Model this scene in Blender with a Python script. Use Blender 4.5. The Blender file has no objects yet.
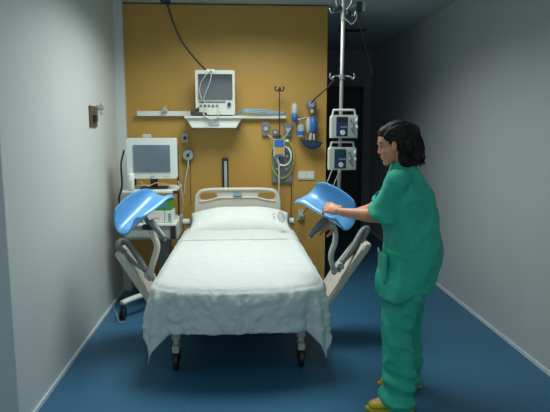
import bpy, bmesh, math, random
from mathutils import Vector, Matrix, noise
random.seed(7)
C = bpy.context.scene
COL = C.collection
V = Vector
# ------------------------------------------------------------------ camera
CH = 1.55
PIT = math.atan(78/550); YAW = math.atan(34*math.cos(PIT)/550)
cd = bpy.data.cameras.new('camera'); cam = bpy.data.objects.new('camera', cd); COL.objects.link(cam)
cd.lens = 36.0; cd.sensor_width = 36.0; cd.clip_start = 0.05
cam.location = (0, 0, CH); cam.rotation_euler = (math.pi/2-PIT, 0, -YAW)
C.camera = cam
def at(px, py, Y):
    """survey helper: real-world point at depth Y sighted from the tripod"""
    u = (px-275)/550; v = (206-py)/550
    f = V((math.sin(YAW)*math.cos(PIT), math.cos(YAW)*math.cos(PIT), -math.sin(PIT)))
    r = V((math.cos(YAW), -math.sin(YAW), 0)); up = r.cross(f)
    d = f+u*r+v*up
    return V((0, 0, CH))+d*(Y/d.y)
# ------------------------------------------------------------------ materials
def mat(name, col, rough=0.5, metal=0.0, var=0.06, scale=8, bump=0.0, bscale=60, spec=0.5, alpha=None, emis=None, es=0, sub=0, coat=0, trans=0):
    m = bpy.data.materials.new(name); m.use_nodes = True
    nt = m.node_tree; b = nt.nodes['Principled BSDF']
    b.inputs['Roughness'].default_value = rough; b.inputs['Metallic'].default_value = metal
    b.inputs['Specular IOR Level'].default_value = spec
    tc = nt.nodes.new('ShaderNodeTexCoord')
    n = nt.nodes.new('ShaderNodeTexNoise'); n.inputs['Scale'].default_value = scale; n.inputs['Detail'].default_value = 4
    nt.links.new(tc.outputs['Object'], n.inputs['Vector'])
    r = nt.nodes.new('ShaderNodeValToRGB')
    r.color_ramp.elements[0].position = 0.3; r.color_ramp.elements[1].position = 0.7
    r.color_ramp.elements[0].color = (*[c*(1-var) for c in col], 1)
    r.color_ramp.elements[1].color = (*[min(1, c*(1+var)) for c in col], 1)
    nt.links.new(n.outputs['Fac'], r.inputs['Fac']); nt.links.new(r.outputs['Color'], b.inputs['Base Color'])
    if bump:
        n2 = nt.nodes.new('ShaderNodeTexNoise'); n2.inputs['Scale'].default_value = bscale; n2.inputs['Detail'].default_value = 3
        nt.links.new(tc.outputs['Object'], n2.inputs['Vector'])
        bp = nt.nodes.new('ShaderNodeBump'); bp.inputs['Strength'].default_value = bump; bp.inputs['Distance'].default_value = 0.01
        nt.links.new(n2.outputs['Fac'], bp.inputs['Height']); nt.links.new(bp.outputs['Normal'], b.inputs['Normal'])
    if emis: b.inputs['Emission Color'].default_value = (*emis, 1); b.inputs['Emission Strength'].default_value = es
    if sub: b.inputs['Subsurface Weight'].default_value = sub; b.inputs['Subsurface Radius'].default_value = (.02, .008, .004)
    if coat: b.inputs['Coat Weight'].default_value = coat; b.inputs['Coat Roughness'].default_value = .15
    if trans: b.inputs['Transmission Weight'].default_value = trans
    if alpha is not None: b.inputs['Alpha'].default_value = alpha
    return m
M = dict(
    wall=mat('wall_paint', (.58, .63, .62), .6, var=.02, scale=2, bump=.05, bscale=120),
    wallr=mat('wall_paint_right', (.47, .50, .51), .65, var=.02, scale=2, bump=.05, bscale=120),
    ceil=mat('ceiling_paint', (.42, .50, .51), .8, var=.03, scale=3),
    yellow=mat('ochre_paint', (.45, .262, .05), .55, var=.03, scale=3, bump=.04, bscale=150),
    floor=mat('blue_vinyl', (.035, .14, .25), .42, var=.22, scale=130, bump=.05, bscale=200, spec=.4),
    base=mat('cove_strip', (.62, .70, .72), .5, var=.02),
    door=mat('dark_door', (.045, .038, .036), .6, var=.1), doorfr=mat('black_frame', (.008, .008, .008), .5),
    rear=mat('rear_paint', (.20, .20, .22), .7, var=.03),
    sheet=mat('white_sheet', (.60, .65, .63), .85, var=.03, scale=14, bump=.45, bscale=38),
    pillow=mat('pillow_cotton', (.70, .75, .70), .85, var=.03, scale=10, bump=.2, bscale=35),
    beige=mat('beige_plastic', (.56, .53, .45), .45, var=.02), beiged=mat('beige_dull', (.36, .34, .28), .5, var=.03),
    grey=mat('grey_plastic', (.15, .17, .17), .4, var=.05), lgrey=mat('light_grey', (.38, .42, .40), .45, var=.03),
    white=mat('white_plastic', (.62, .68, .63), .4, var=.02), offw=mat('offwhite_enamel', (.52, .56, .50), .35, var=.02),
    screen=mat('lcd_screen', (.05, .07, .085), .12, var=.1, coat=.5, emis=(.16, .22, .27), es=.35),
    screend=mat('dark_screen', (.018, .028, .03), .1, var=.2, coat=.6),
    black=mat('black_plastic', (.010, .011, .013), .45), steel=mat('steel', (.36, .37, .36), .4, .9, var=.05),
    alum=mat('aluminium', (.34, .35, .33), .5, .35, var=.04),
    gutter=mat('blue_moulded_plastic', (.10, .35, .68), .42, var=.03, coat=.4),
    blue=mat('blue_label', (.02, .12, .38), .4), blued=mat('navy_rubber', (.01, .025, .08), .45), lblue=mat('pale_blue', (.20, .34, .42), .4),
    orange=mat('orange_label', (.50, .26, .07), .5), yell=mat('yellow_hose', (.42, .42, .03), .45),
    green=mat('green_box', (.06, .30, .03), .5), teal=mat('teal_print', (.05, .28, .25), .5), paper=mat('paper', (.66, .68, .62), .8),
    clear=mat('clear_plastic', (.6, .66, .64), .15, alpha=.45), tube=mat('clear_tubing', (.50, .56, .50), .25, alpha=.8),
    skin=mat('skin', (.66, .29, .165), .5, var=.07, scale=25, bump=.06, bscale=150, sub=.15),
    hair=mat('dark_hair', (.010, .007, .006), .62, var=.4, scale=40, spec=.25, bump=.5, bscale=90),
    scrub=mat('green_scrubs', (.026, .40, .27), .8, var=.08, scale=9, bump=.15, bscale=60),
    clog=mat('yellow_clog', (.55, .42, .02), .45, var=.04), eyew=mat('eye_white', (.32, .26, .23), .4), lip=mat('lip', (.50, .19, .14), .45),
    wood=mat('brown_panel', (.10, .065, .04), .5), outlet=mat('socket_plate', (.55, .55, .45), .45),
    red=mat('red_led', (.6, .03, .02), .4), cable=mat('cable', (.016, .018, .018), .5), hose=mat('grey_hose', (.30, .30, .27), .5),
)
# ------------------------------------------------------------------ mesh helpers
def link(name, bm, m, parent=None, smooth=False, loc=None):
    me = bpy.data.meshes.new(name)
    bmesh.ops.recalc_face_normals(bm, faces=bm.faces[:])
    bm.to_mesh(me); bm.free()
    if m: me.materials.append(m)
    o = bpy.data.objects.new(name, me); COL.objects.link(o)
    if smooth:
        for p in me.polygons: p.use_smooth = True
    if parent is not None:
        o.parent = parent; o.matrix_parent_inverse = Matrix.Translation(wloc(parent)).inverted()   # children are authored in world space
    return o
def wloc(o):
    # all parents here carry translation only; children are authored in world space with inverse offsets
    if o.parent is None: return o.location.copy()
    return V((0, 0, 0)) if o.type == 'MESH' else o.location.copy()
def tag(o, label, cat, group=None, kind=None):
    o['label'] = label; o['category'] = cat
    if group: o['group'] = group
    if kind: o['kind'] = kind
    return o
def thing(name, label, cat, loc, group=None):
    o = bpy.data.objects.new(name, None); COL.objects.link(o); o.location = loc; o.empty_display_size = .05
    return tag(o, label, cat, group)
def struct(name, bm, m, parent=None, smooth=False):
    o = link(name, bm, m, parent, smooth)
    if parent is None: o['kind'] = 'structure'
    return o
def B(): return bmesh.new()
def box(bm, x0, x1, y0, y1, z0, z1, bev=0, mtx=None, seg=2):
    vs = [bm.verts.new((x, y, z)) for x in (x0, x1) for y in (y0, y1) for z in (z0, z1)]
    idx = [(0, 1, 3, 2), (4, 6, 7, 5), (0, 4, 5, 1), (2, 3, 7, 6), (0, 2, 6, 4), (1, 5, 7, 3)]
    fs = [bm.faces.new([vs[i] for i in f]) for f in idx]
    geo = vs
    if bev:
        es = list({e for f in fs for e in f.edges})
        r = bmesh.ops.bevel(bm, geom=es, offset=bev, segments=seg, profile=.6, affect='EDGES')
        geo = list({v for f in r['faces'] for v in f.verts} | {v for v in vs if v.is_valid})
    if mtx is not None:
        for v in geo: v.co = mtx @ v.co
    return bm
def bxc(bm, c, s, bev=0, mtx=None):
    c = V(c); m = Matrix.Translation(c) @ (mtx.to_4x4() if mtx is not None else Matrix())
    return box(bm, -s[0]/2, s[0]/2, -s[1]/2, s[1]/2, -s[2]/2, s[2]/2, bev, m)
def smoothpts(pts, k=8):
    pts = [V(p) for p in pts]
    if len(pts) < 3: return pts
    P = [2*pts[0]-pts[1]]+pts+[2*pts[-1]-pts[-2]]; out = []
    for i in range(1, len(P)-2):
        a, b, c, d = P[i-1:i+3]
        for j in range(k):
            t = j/k
            out.append(.5*((2*b)+(c-a)*t+(2*a-5*b+4*c-d)*t*t+(3*b-a-3*c+d)*t**3))
    out.append(pts[-1]); return out
def sweep(bm, pts, r, n=10, sm=True, k=8, closed=False, flat=1.0):
    p = smoothpts(pts, k) if sm else [V(q) for q in pts]
    rr = r if isinstance(r, (list, tuple)) else None
    t0 = (p[1]-p[0]).normalized(); a = V((0, 0, 1)) if abs(t0.z) < .9 else V((1, 0, 0))
    nrm = (a-t0*a.dot(t0)).normalized(); rings = []
    for i, q in enumerate(p):
        t = (p[min(i+1, len(p)-1)]-p[max(i-1, 0)])
        t = t.normalized() if t.length > 1e-9 else t0
        nrm = (nrm-t*nrm.dot(t)).normalized(); bi = t.cross(nrm)
        if rr:
            f = i/(len(p)-1)*(len(rr)-1); j = min(int(f), len(rr)-2); R = rr[j]+(rr[j+1]-rr[j])*(f-j)
        else: R = r
        rings.append([bm.verts.new(q+(nrm*math.cos(2*math.pi*s/n)*flat+bi*math.sin(2*math.pi*s/n))*R) for s in range(n)])
    for A, Bq in zip(rings, rings[1:]):
        for s in range(n): bm.faces.new((A[s], A[(s+1) % n], Bq[(s+1) % n], Bq[s]))
    if closed:
        pass
    bm.faces.new(rings[0][::-1]); bm.faces.new(rings[-1])
    return bm
def cyl(bm, a, b, r, n=20, r2=None): return sweep(bm, [a, b], [r, r2 if r2 is not None else r], n, sm=False)
def ell(bm, c, r, mtx=None, u=20, v=14):
    m = Matrix.Translation(V(c)) @ (mtx.to_4x4() if mtx is not None else Matrix()) @ Matrix.Diagonal((*r, 1))
    bmesh.ops.create_uvsphere(bm, u_segments=u, v_segments=v, radius=1, matrix=m); return bm
def prism(bm, poly, f0, f1, bev=0):
    """poly: list of 2-D points; f0, f1 map (a,b) to 3-D for the two faces"""
    A = [bm.verts.new(f0(*p)) for p in poly]; Bv = [bm.verts.new(f1(*p)) for p in poly]; n = len(poly)
    fs = [bm.faces.new(A[::-1]), bm.faces.new(Bv)]
    for i in range(n): fs.append(bm.faces.new((A[i], A[(i+1) % n], Bv[(i+1) % n], Bv[i])))
    if bev: bmesh.ops.bevel(bm, geom=list(set(fs[0].edges) | set(fs[1].edges)), offset=bev, segments=2, affect='EDGES')
    return bm
def rrect(x0, x1, z0, z1, r, n=6):
    out = []
    for cx, cz, a0 in ((x1-r, z1-r, 0), (x0+r, z1-r, 90), (x0+r, z0+r, 180), (x1-r, z0+r, 270)):
        for i in range(n+1):
            a = math.radians(a0+90*i/n); out.append((cx+r*math.cos(a), cz+r*math.sin(a)))
    return out
def plate(bm, x0, x1, z0, z1, y0, y1, r, bev=0):
    return prism(bm, rrect(x0, x1, z0, z1, r), lambda a, b: (a, y0, b), lambda a, b: (a, y1, b), bev)
def remesh(o, voxel, smooth=4, fac=.5):
    md = o.modifiers.new('r', 'REMESH'); md.mode = 'VOXEL'; md.voxel_size = voxel; md.use_smooth_shade = True
    if smooth:
        s = o.modifiers.new('s', 'SMOOTH'); s.iterations = smooth; s.factor = fac
    bpy.context.view_layer.update()
    dg = bpy.context.evaluated_depsgraph_get()
    me = bpy.data.meshes.new_from_object(o.evaluated_get(dg)); mt = o.data.materials[0]
    o.modifiers.clear(); o.data = me
    if not me.materials: me.materials.append(mt)
    for p in me.polygons: p.use_smooth = True
    return o
# ------------------------------------------------------------------ the room
XL, XR, YB, YR, ZC = -1.14, 1.935, 5.27, 8.2, 2.68
struct('floor', box(B(), -3.0, 2.3, -1.6, 8.5, -.1, 0), M['floor'])
struct('ceiling', box(B(), -3.0, 2.3, -1.6, 8.5, ZC, ZC+.1), M['ceil'])
bm = B(); box(bm, -1.9, XL, 2.70, 8.3, 0, ZC, .004); box(bm, XL, -1.062, 5.21, YB+.02, 0, ZC)
struct('wall_left', bm, M['wall'])
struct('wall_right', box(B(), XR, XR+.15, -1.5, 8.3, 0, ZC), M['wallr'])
struct('wall_back', box(B(), XL, .815, YB, YB+.14, 0, ZC-.012, .003), M['yellow'])
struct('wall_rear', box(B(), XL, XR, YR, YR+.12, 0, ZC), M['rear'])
struct('wall_front', box(B(), -3.0, XR, -1.5, -1.38, 0, ZC), M['wall'])
struct('wall_side', box(B(), -3.0, -2.88, -1.38, 8.2, 0, ZC), M['wall'])
struct('baseboard_left', box(B(), XL, XL+.012, 2.70, 5.21, 0, .03, .004), M['base'])
struct('baseboard_right', box(B(), XR-.012, XR, -1.38, 8.2, 0, .03, .004), M['base'])
d = struct('door_1', box(B(), 1.16, 1.76, YR-.05, YR-.012, 0, 2.09, .004), M['door'])
bm = B(); box(bm, 1.09, 1.16, YR-.07, YR, 0, 2.15, .005); box(bm, 1.76, 1.80, YR-.07, YR, 0, 2.15, .005); box(bm, 1.09, 1.80, YR-.07, YR, 2.09, 2.15, .005)
struct('door_frame', bm, M['doorfr'], d)
bm = B(); cyl(bm, (1.24, YR-.05, 1.02), (1.24, YR-.10, 1.02), .012); cyl(bm, (1.24, YR-.10, 1.02), (1.34, YR-.10, 1.02), .01)
struct('door_handle', bm, M['steel'], d)
struct('trim_1', box(B(), 1.15, 1.45, 6.5, 6.62, ZC-.012, ZC), M['doorfr'])
# ------------------------------------------------------------------ bed
cx = -.025
bed = thing('hospital_bed', 'white-sheeted adjustable hospital bed with beige headboard and side arms', 'bed', (cx, 4.1, 0))
def ztop(y): return .598+.066*max(0, min(1, (y-3.3)/1.4))
# mattress
def outline(a, b, hw=.465, y0=3.27, y1=4.98, r=.13):
    """nearest point on the rounded bed plan and outward normal, distance"""
    hw = hw+.055*max(0, min(1, (4.7-b)/1.3)); ax, ay = hw-r, (y1-y0)/2-r
    cy = (y0+y1)/2; qx, qy = a, b-cy
    # bowed foot end
    dx, dy = abs(qx)-ax, abs(qy)-ay
    mx, my = max(dx, 0), max(dy, 0); L = math.hypot(mx, my)
    if L > 1e-9: nx, ny = mx/L, my/L
    elif dx > dy: nx, ny = 1, 0
    else: nx, ny = 0, 1
    dist = (L if L > 0 else max(dx, dy))-r
    nx *= 1 if qx >= 0 else -1; ny *= 1 if qy >= 0 else -1
    return dist, nx, ny
bm = B(); poly = rrect(cx-.465, cx+.465, 3.29, 4.96, .10)
prism(bm, poly, lambda a, b: (a, b, .45), lambda a, b: (a, b, ztop(b)-.02), .015)
link('mattress', bm, M['lblue'], bed, True)
bm = B(); box(bm, cx-.43, cx+.43, 3.36, 5.0, .36, .44, .02); box(bm, cx-.33, cx-.25, 3.5, 4.9, .22, .36, .01); box(bm, cx+.25, cx+.33, 3.5, 4.9, .22, .36, .01)
link('bed_frame', bm, M['black'], bed)
bm = B(); box(bm, cx-.40, cx+.40, 3.78, 3.85, .24, .30, .015); box(bm, cx-.40, cx+.40, 4.62, 4.69, .24, .30, .015); box(bm, cx-.04, cx+.04, 3.80, 4.65, .24, .30, .01)
link('undercarriage', bm, M['black'], bed)
for sx in (-1, 1):
    for y in (3.43, 4.76):
        x = cx+sx*.405
        bm = B(); cyl(bm, (x, y, .38), (x, y, .20), .028); cyl(bm, (x, y, .20), (x, y, .14), .018); box(bm, x-.024, x+.024, y-.05, y+.05, .12, .17, .012)
        lg = link('leg', bm, M['beige'], bed)
        bm = B(); cyl(bm, (x-.015, y-.01, .065), (x+.015, y-.01, .065), .065, 28); bmesh.ops.bevel(bm, geom=bm.edges[:], offset=.004, segments=1, affect='EDGES')
        for t in (-.026, .018): bxc(bm, (x+t+.004, y, .10), (.007, .05, .09), .003)
        link('caster', bm, M['black'], lg)
# headboard with two grip slots
hb = B(); y0, y1 = 5.0, 5.035
def ringplate(bm, outer, holes, y0, y1, m):
    pass
X0, X1, Z0, Z1 = -.425, .352, .60, 1.0
outer = [(X0, Z0)]+[p for p in [(X0, Z1-.12)]]
r = .11
for cxx, a0 in ((X0+r, 180), (X1-r, 90)):
    for i in range(9):
        a = math.radians(a0-90*i/8); outer.append((cxx+r*math.cos(a), Z1-r+r*math.sin(a)))
outer.append((X1, Z0))
def loop(bm, pts, y): return [bm.verts.new((a, y, b)) for a, b in pts]
mid = (X0+X1)/2
holes = [rrect(X0+.045, X0+.205, Z1-.10, Z1-.035, .03), rrect(X1-.205, X1-.045, Z1-.10, Z1-.035, .03)]
for y in (y0, y1):
    es = []
    for pts in [outer]+holes:
        vs = loop(hb, pts, y); es += [hb.edges.new((vs[i], vs[(i+1) % len(vs)])) for i in range(len(vs))]
    bmesh.ops.triangle_fill(hb, use_beauty=True, edges=es)
hb.verts.ensure_lookup_table(); nv = len(hb.verts)//2; k = 0
for pts in [outer]+holes:
    n = len(pts)
    for i in range(n):
        a, b = k+i, k+(i+1) % n
        hb.faces.new((hb.verts[a], hb.verts[b], hb.verts[b+nv], hb.verts[a+nv]))
    k += n
head = link('headboard', hb, M['beige'], bed)
bm = B(); sweep(bm, [(X0+.01, y0, .62), (X0+.01, y0, Z1-.14), (X0+.035, y0, Z1-.04), (X0+.12, y0, Z1-.008), (mid, y0, Z1-.004), (X1-.12, y0, Z1-.008), (X1-.035, y0, Z1-.04), (X1-.01, y0, Z1-.14), (X1-.01, y0, .62)], .017, 12)
sweep(bm, [(X0+.04, y0, Z1-.115), (X0+.12, y0, Z1-.105), (X0+.2, y0, Z1-.085), (X0+.24, y0, Z1-.08), (X1-.24, y0, Z1-.08), (X1-.2, y0, Z1-.085), (X1-.12, y0, Z1-.105), (X1-.04, y0, Z1-.115)], .010, 10)
link('headboard_rim', bm, M['beige'], head, True)
bm = B(); plate(bm, mid-.04, mid+.04, Z1-.063, Z1-.035, y0-.022, y0-.004, .012)
link('badge', bm, M['lblue'], head)
for sx in (-1, 1):
    x = mid+sx*.47; bm = B(); cyl(bm, (x-.045, 4.99, .70), (x+.045, 4.99, .70), .030, 24); bmesh.ops.bevel(bm, geom=bm.edges[:], offset=.004, segments=1, affect='EDGES'); bxc(bm, (x-sx*.06, 5.0, .70), (.07, .03, .03), .004)
    link('corner_bumper', bm, M['white'], bed)
# bed side flaps with grab loop, hinge and support arm
def flap(s):
    hx = cx
    def q(x, y, z): return V((hx+s*x, y, z))
    top = V((.815, 0, .71)) if s < 0 else V((.905, 0, .75)); bot = V((.56, 0, .27)) if s < 0 else V((.62, 0, .31))
    d = (bot-top).normalized(); nrm = V((-d.z*1, 0, d.x))  # points outward/up
    nrm = V((abs(d.z), 0, abs(d.x)))*-1
    L = (bot-top).length
    Y0, Y1 = 3.70, 4.08
    bm = B(); pl = [(0, .00), (.05, -.0), (L, .02), (L, .36), (.30, .38), (.03, .30), (0, .26)]
    f = lambda off: (lambda a, b: q(*(V((top.x, 0, top.z))+d*a+nrm*off*0+V((off, 0, 0)))[::2][:1], Y0+b, (top+d*a).z) if False else q((top+d*a).x+off, Y0+b, (top+d*a).z))
    prism(bm, pl, f(-.028), f(.028), .012)
    p = link('side_panel', bm, M['beige'], bed, False); p['label'] = 'beige splayed side panel'
    bm = B(); a = top
    pts = [q(a.x-.035, Y0+.05, a.z-.01), q(a.x+.005, Y0+.06, a.z+.035), q(a.x+.0, Y0+.10, a.z+.062), q(a.x-.045, Y0+.11, a.z+.045), q(a.x-.12, Y0+.07, a.z-.045), q(a.x-.185, Y0+.02, a.z-.135)]
    if s > 0: pts = [q(a.x-.05, Y0+.12, a.z-.03), q(a.x+.0, Y0+.13, a.z+.04), q(a.x+.02, Y0+.14, a.z+.085), q(a.x-.02, Y0+.13, a.z+.07), q(a.x-.10, Y0+.07, a.z-.035), q(a.x-.185, Y0+.02, a.z-.135)]
    sweep(bm, pts, .021, 12)
    sweep(bm, [pts[0], pts[0].lerp(pts[-1], .45)-V((0, 0, .012)), pts[-1]], .013, 10)
    link('grab_handle', bm, M['grey'], p, True)
    bm = B(); h = q(a.x-.20, Y0, a.z-.15)
    cyl(bm, h+V((0, -.03, 0)), h+V((0, .05, 0)), .025); bxc(bm, h+V((s*-.02, 0, -.02)), (.05, .06, .045), .01)
    link('hinge', bm, M['lgrey'], p)
    return h
hl = flap(-1); hr = flap(1)
bm = B(); sweep(bm, [hl+V((.05, .0, -.05)), hl+V((.02, -.02, .02)), at(157, 248, 3.66), at(154, 237, 3.68), at(150, 228, 3.69)], .021, 12)
link('support_arm', bm, M['beige'], bed, True)
bm = B(); sweep(bm, [hr+V((-.04, 0, -.05)), at(331, 256, 3.60), at(335, 242, 3.56), at(335, 231, 3.50), at(331, 223, 3.45)], .019, 12)
link('support_arm', bm, M['beige'], bed, True)
bm = B(); c = at(150, 227, 3.69); bxc(bm, c, (.05, .05, .04), .01); ell(bm, c+V((-.035, -.0, .0)), (.02, .02, .02))
k_ = link('clamp', bm, M['black'], bed, True)
bm = B(); sweep(bm, [at(151, 222, 3.69), at(158, 230, 3.62), at(165.5, 239, 3.56)], [.024, .021, .018], 12)
link('lever', bm, M['grey'], k_, True)
bm = B(); c = at(331, 219, 3.45); bxc(bm, c, (.045, .05, .04), .01); ell(bm, c+V((.03, -.02, .01)), (.018, .018, .018))
k2 = link('clamp', bm, M['lgrey'], bed, True)
LV = [at(326, 219, 3.42), at(318, 227, 3.40), at(309, 237, 3.38)]
bm = B(); sweep(bm, LV, [.024, .021, .017], 12)
link('lever', bm, M['grey'], k2, True)
# leg gutters
def gutter(name, A, Bp, up, label, near_sign, wscale=1.0, tall=.10, near0=.04, near1=.08, inner=.8):
    """A inner end, Bp outer end (valley line); near_sign picks which side is the low rolled side"""
    A, Bp = V(A), V(Bp); L = Bp-A; ax = L.normalized(); up = V(up); up = (up-ax*up.dot(ax)).normalized()
    lat = ax.cross(up)*near_sign       # towards the low rolled rim
    bm = B(); nu, nv = 36, 36; g = []
    for i in range(nu+1):
        u = i/nu; row = []
        fh = tall*(inner+(1-inner)*math.sin(math.pi/2*min(1, u*1.5)))      # far wall height
        nh = near0+(near1-near0)*u**1.2                                # near wall height
        w = wscale*(.080+.012*math.sin(math.pi*u))
        for j in range(nv+1):
            v = -1+2*j/nv
            t = abs(v); hh_ = fh if v < 0 else nh
            x = w*math.sin(min(t, .88)/.88*math.pi/2)**.9 if t > 0 else 0
            h = hh_*(1-math.cos(min(t, .88)/.88*math.pi/2))**1.15
            if t > .88:
                e = (t-.88)/.12; x += .018*e*(1.4-.6*u); h -= .010*e*e
            x = x if v > 0 else -x
            along = u*L.length
            if u < .2:
                e = (.2-u)/.2; h -= .030*e*e; x *= 1+.10*e
            if u > .9:
                e = (u-.9)/.1; h += -.012*e*e*(1-t); x *= 1-.03*e
            along -= (.060*abs(v)**3.5 if u > .5 else .01)*abs(2*u-1)**3; along += .030*(1-v*v)*(1 if u > .5 else -.6)*abs(2*u-1)**2
            row.append(bm.verts.new(A+ax*along+lat*x+up*h))
        g.append(row)
    for i in range(nu):
        for j in range(nv): bm.faces.new((g[i][j], g[i+1][j], g[i+1][j+1], g[i][j+1]))
    root = thing(name, label, 'leg support', A.lerp(Bp, .5)-up*.02)
    o = link('trough', bm, M['gutter'], root, True)
    s = o.modifiers.new('t', 'SOLIDIFY'); s.thickness = .010; s.offset = 0
    s = o.modifiers.new('b', 'BEVEL'); s.width = .003; s.segments = 2; s.limit_method = 'ANGLE'
    return root, A, ax, up, lat
gl, *_ = gutter('leg_support', at(161, 195, 3.88), at(125, 230, 3.52), (.02, -.22, .97), 'blue moulded leg trough at the left side of the bed, in front of the cart', -1, .90, .115, .035, .080, .40)
bm = B(); cyl(bm, at(144, 214, 3.69), at(149, 226, 3.69), .015); link('mounting_post', bm, M['grey'], gl)
bm = B(); c = at(173, 192, 3.84); cyl(bm, c, c+V((.035, 0, 0)), .011); link('rim_stud', bm, M['black'], gl)
gr, GA, Gax, Gup, Glat = gutter('leg_support', at(308, 196, 3.50), at(346, 225, 3.30), (.12, -.50, .85), 'blue moulded leg trough held by the woman in green', 1, .92, .125, .022, .060, .72)
bm = B(); cyl(bm, at(335, 212, 3.46), at(332, 220, 3.45), .014); link('mounting_post', bm, M['grey'], gr)
# ------------------------------------------------------------------ sheet
def hang(a, b):
    """flat cloth coordinate -> draped point. a across (local x), b along y"""
    dist, nx, ny = outline(a, b)
    bow = .085*(1-(min(abs(a), .475)/.475)**2) if b < 3.6 else 0
    wr = .0035*noise.noise(V((a*5, b*4, 1)))+.0015*noise.noise(V((a*18, b*14, 4)))
    if dist <= 0:
        e = max(0, 1+dist/.045) if dist > -.045 else 0
        bb = b-bow*max(0, min(1, (3.8-b)/.5))
        return V((cx+a, bb, ztop(b)+.004+wr*1.5-.014*e*e))
    px, py = a-nx*dist, b-ny*dist
    zt = ztop(py)-.01
    ang = math.atan2(ny, nx)
    cor = abs(nx*ny)*2
    k1 = min(1, dist/.12); q1 = V((px*11, py*11, dist*1.5))
    fold = (.018+.020*cor)*noise.noise(q1)*k1+.012*noise.noise(V((px*27, py*27, dist*5)))*k1+math.sin(ang*11+.6)*.022*cor*min(1, dist/.25)
    rid = 1-abs(noise.noise(V((px*8+dist*6, py*8, dist*11-px*5))))*2.4
    rid2 = 1-abs(noise.noise(V((px*19-dist*8, py*19, dist*15+px*9+7))))*2.4
    diag = (.011*max(0, rid)+.006*max(0, rid2))*min(1, dist/.06)+.004*noise.noise(V((px*50, py*50, dist*44)))*k1
    out = .024*(1-math.exp(-dist/.02))+fold+dist*(.02+.10*cor)
    out += dist*.03*abs(nx)
    out += diag+.006*math.exp(-(a/.012)**2)*k1; x = cx+px+nx*out; y = py+ny*out-bow
    z = zt-.012-max(0, dist-.015)*(1-.04*cor)
    return V((x, y, max(z, .05)))
bm = B(); NA, NB = 170, 190; g = []
aL, aR = -.475-.34, .475+.34; b0, b1 = 3.27-.262, 4.86
for i in range(NB+1):
    b = b0+(b1-b0)*i/NB; row = []
    for j in range(NA+1):
        a = aL+(aR-aL)*j/NA
        # uneven hem
        bb = b
        if b < 3.3:
            hemf = 1+.05*noise.noise(V((a*4, 0, 11)))+.10*max(0, (abs(a)-.25))/.3
            bb = 3.3-(3.3-b)*hemf
        row.append(bm.verts.new(hang(a, bb)))
    g.append(row)
for i in range(NB):
    for j in range(NA): bm.faces.new((g[i][j], g[i][j+1], g[i+1][j+1], g[i+1][j]))
sh = link('bed_sheet', bm, M['sheet'], None, True)
tag(sh, 'creased white sheet draped over the bed and hanging at its foot', 'sheet')
s = sh.modifiers.new('s', 'SOLIDIFY'); s.thickness = .003; s.offset = 1
# turned-down draw sheet near pillow: second layer band
bm = B(); g = []
for i in range(30):
    b = 4.36+.40*i/29; row = []
    for j in range(90):
        a = -.50+1.0*j/89; p = hang(a, b); p.z += .006+.002*noise.noise(V((a*8, b*8, 5)))
        row.append(bm.verts.new(p))
    g.append(row)
for i in range(29):
    for j in range(89): bm.faces.new((g[i][j], g[i][j+1], g[i+1][j+1], g[i+1][j]))
ds = link('draw_sheet', bm, M['sheet'], None, True); tag(ds, 'narrow white cross sheet lying below the pillow', 'sheet')
# ------------------------------------------------------------------ pillow
bm = B(); n = 44; pc = V((-.015, 4.83, .725)); g1 = []; g2 = []
for i in range(n+1):
    u = -1+2*i/n; r1 = []; r2 = []
    for j in range(n+1):
        v = -1+2*j/n
        pin = 1-.07*(v*v)*(u*u)**0; k = (1-abs(u)**4)*(1-abs(v)**4); k = (max(k, 0)**.5)*(1-.30*u*u)
        x = u*.455*(1-.05*(1-v*v)); y = v*.135*(1-.12*(1-u*u))
        t = .100*k+.008*noise.noise(V((u*3, v*2, 1)))*k+.004*noise.noise(V((u*9, v*5, 6)))*k
        til = y*.45-.012*u*u
        r1.append(bm.verts.new(pc+V((x, y, til+t)))); r2.append(bm.verts.new(pc+V((x, y, til-t*.40))))
    g1.append(r1); g2.append(r2)
for i in range(n):
    for j in range(n):
        bm.faces.new((g1[i][j], g1[i+1][j], g1[i+1][j+1], g1[i][j+1])); bm.faces.new((g2[i][j], g2[i][j+1], g2[i+1][j+1], g2[i+1][j]))
bmesh.ops.remove_doubles(bm, verts=bm.verts[:], dist=.0006)
pil = link('pillow', bm, M['pillow'], None, True); tag(pil, 'plump white pillow lying against the beige headboard', 'pillow')
bm = B()
for k in range(3): bxc(bm, at(273.5+k*.4, 214+k*2.3, 4.66), (.02-.003*k, .003, .006), 0)
link('printed_mark', bm, M['teal'], pil)
# clear oxygen mask on the pillow
bm = B(); c = at(281, 217, 4.60)
for i in range(8):
    a = i/7
    pass
ell(bm, c, (.030, .03, .042)); mk = tag(link('breathing_mask', bm, M['clear'], None, True), 'small clear plastic mask on the right end of the pillow', 'mask')
bm = B(); sweep(bm, [c+V((-.02, -.01, .04)), c+V((0, -.03, .05)), c+V((.03, -.03, .0)), c+V((.01, -.035, -.045))], .005, 8)
link('hose', bm, M['tube'], mk, True)
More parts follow.
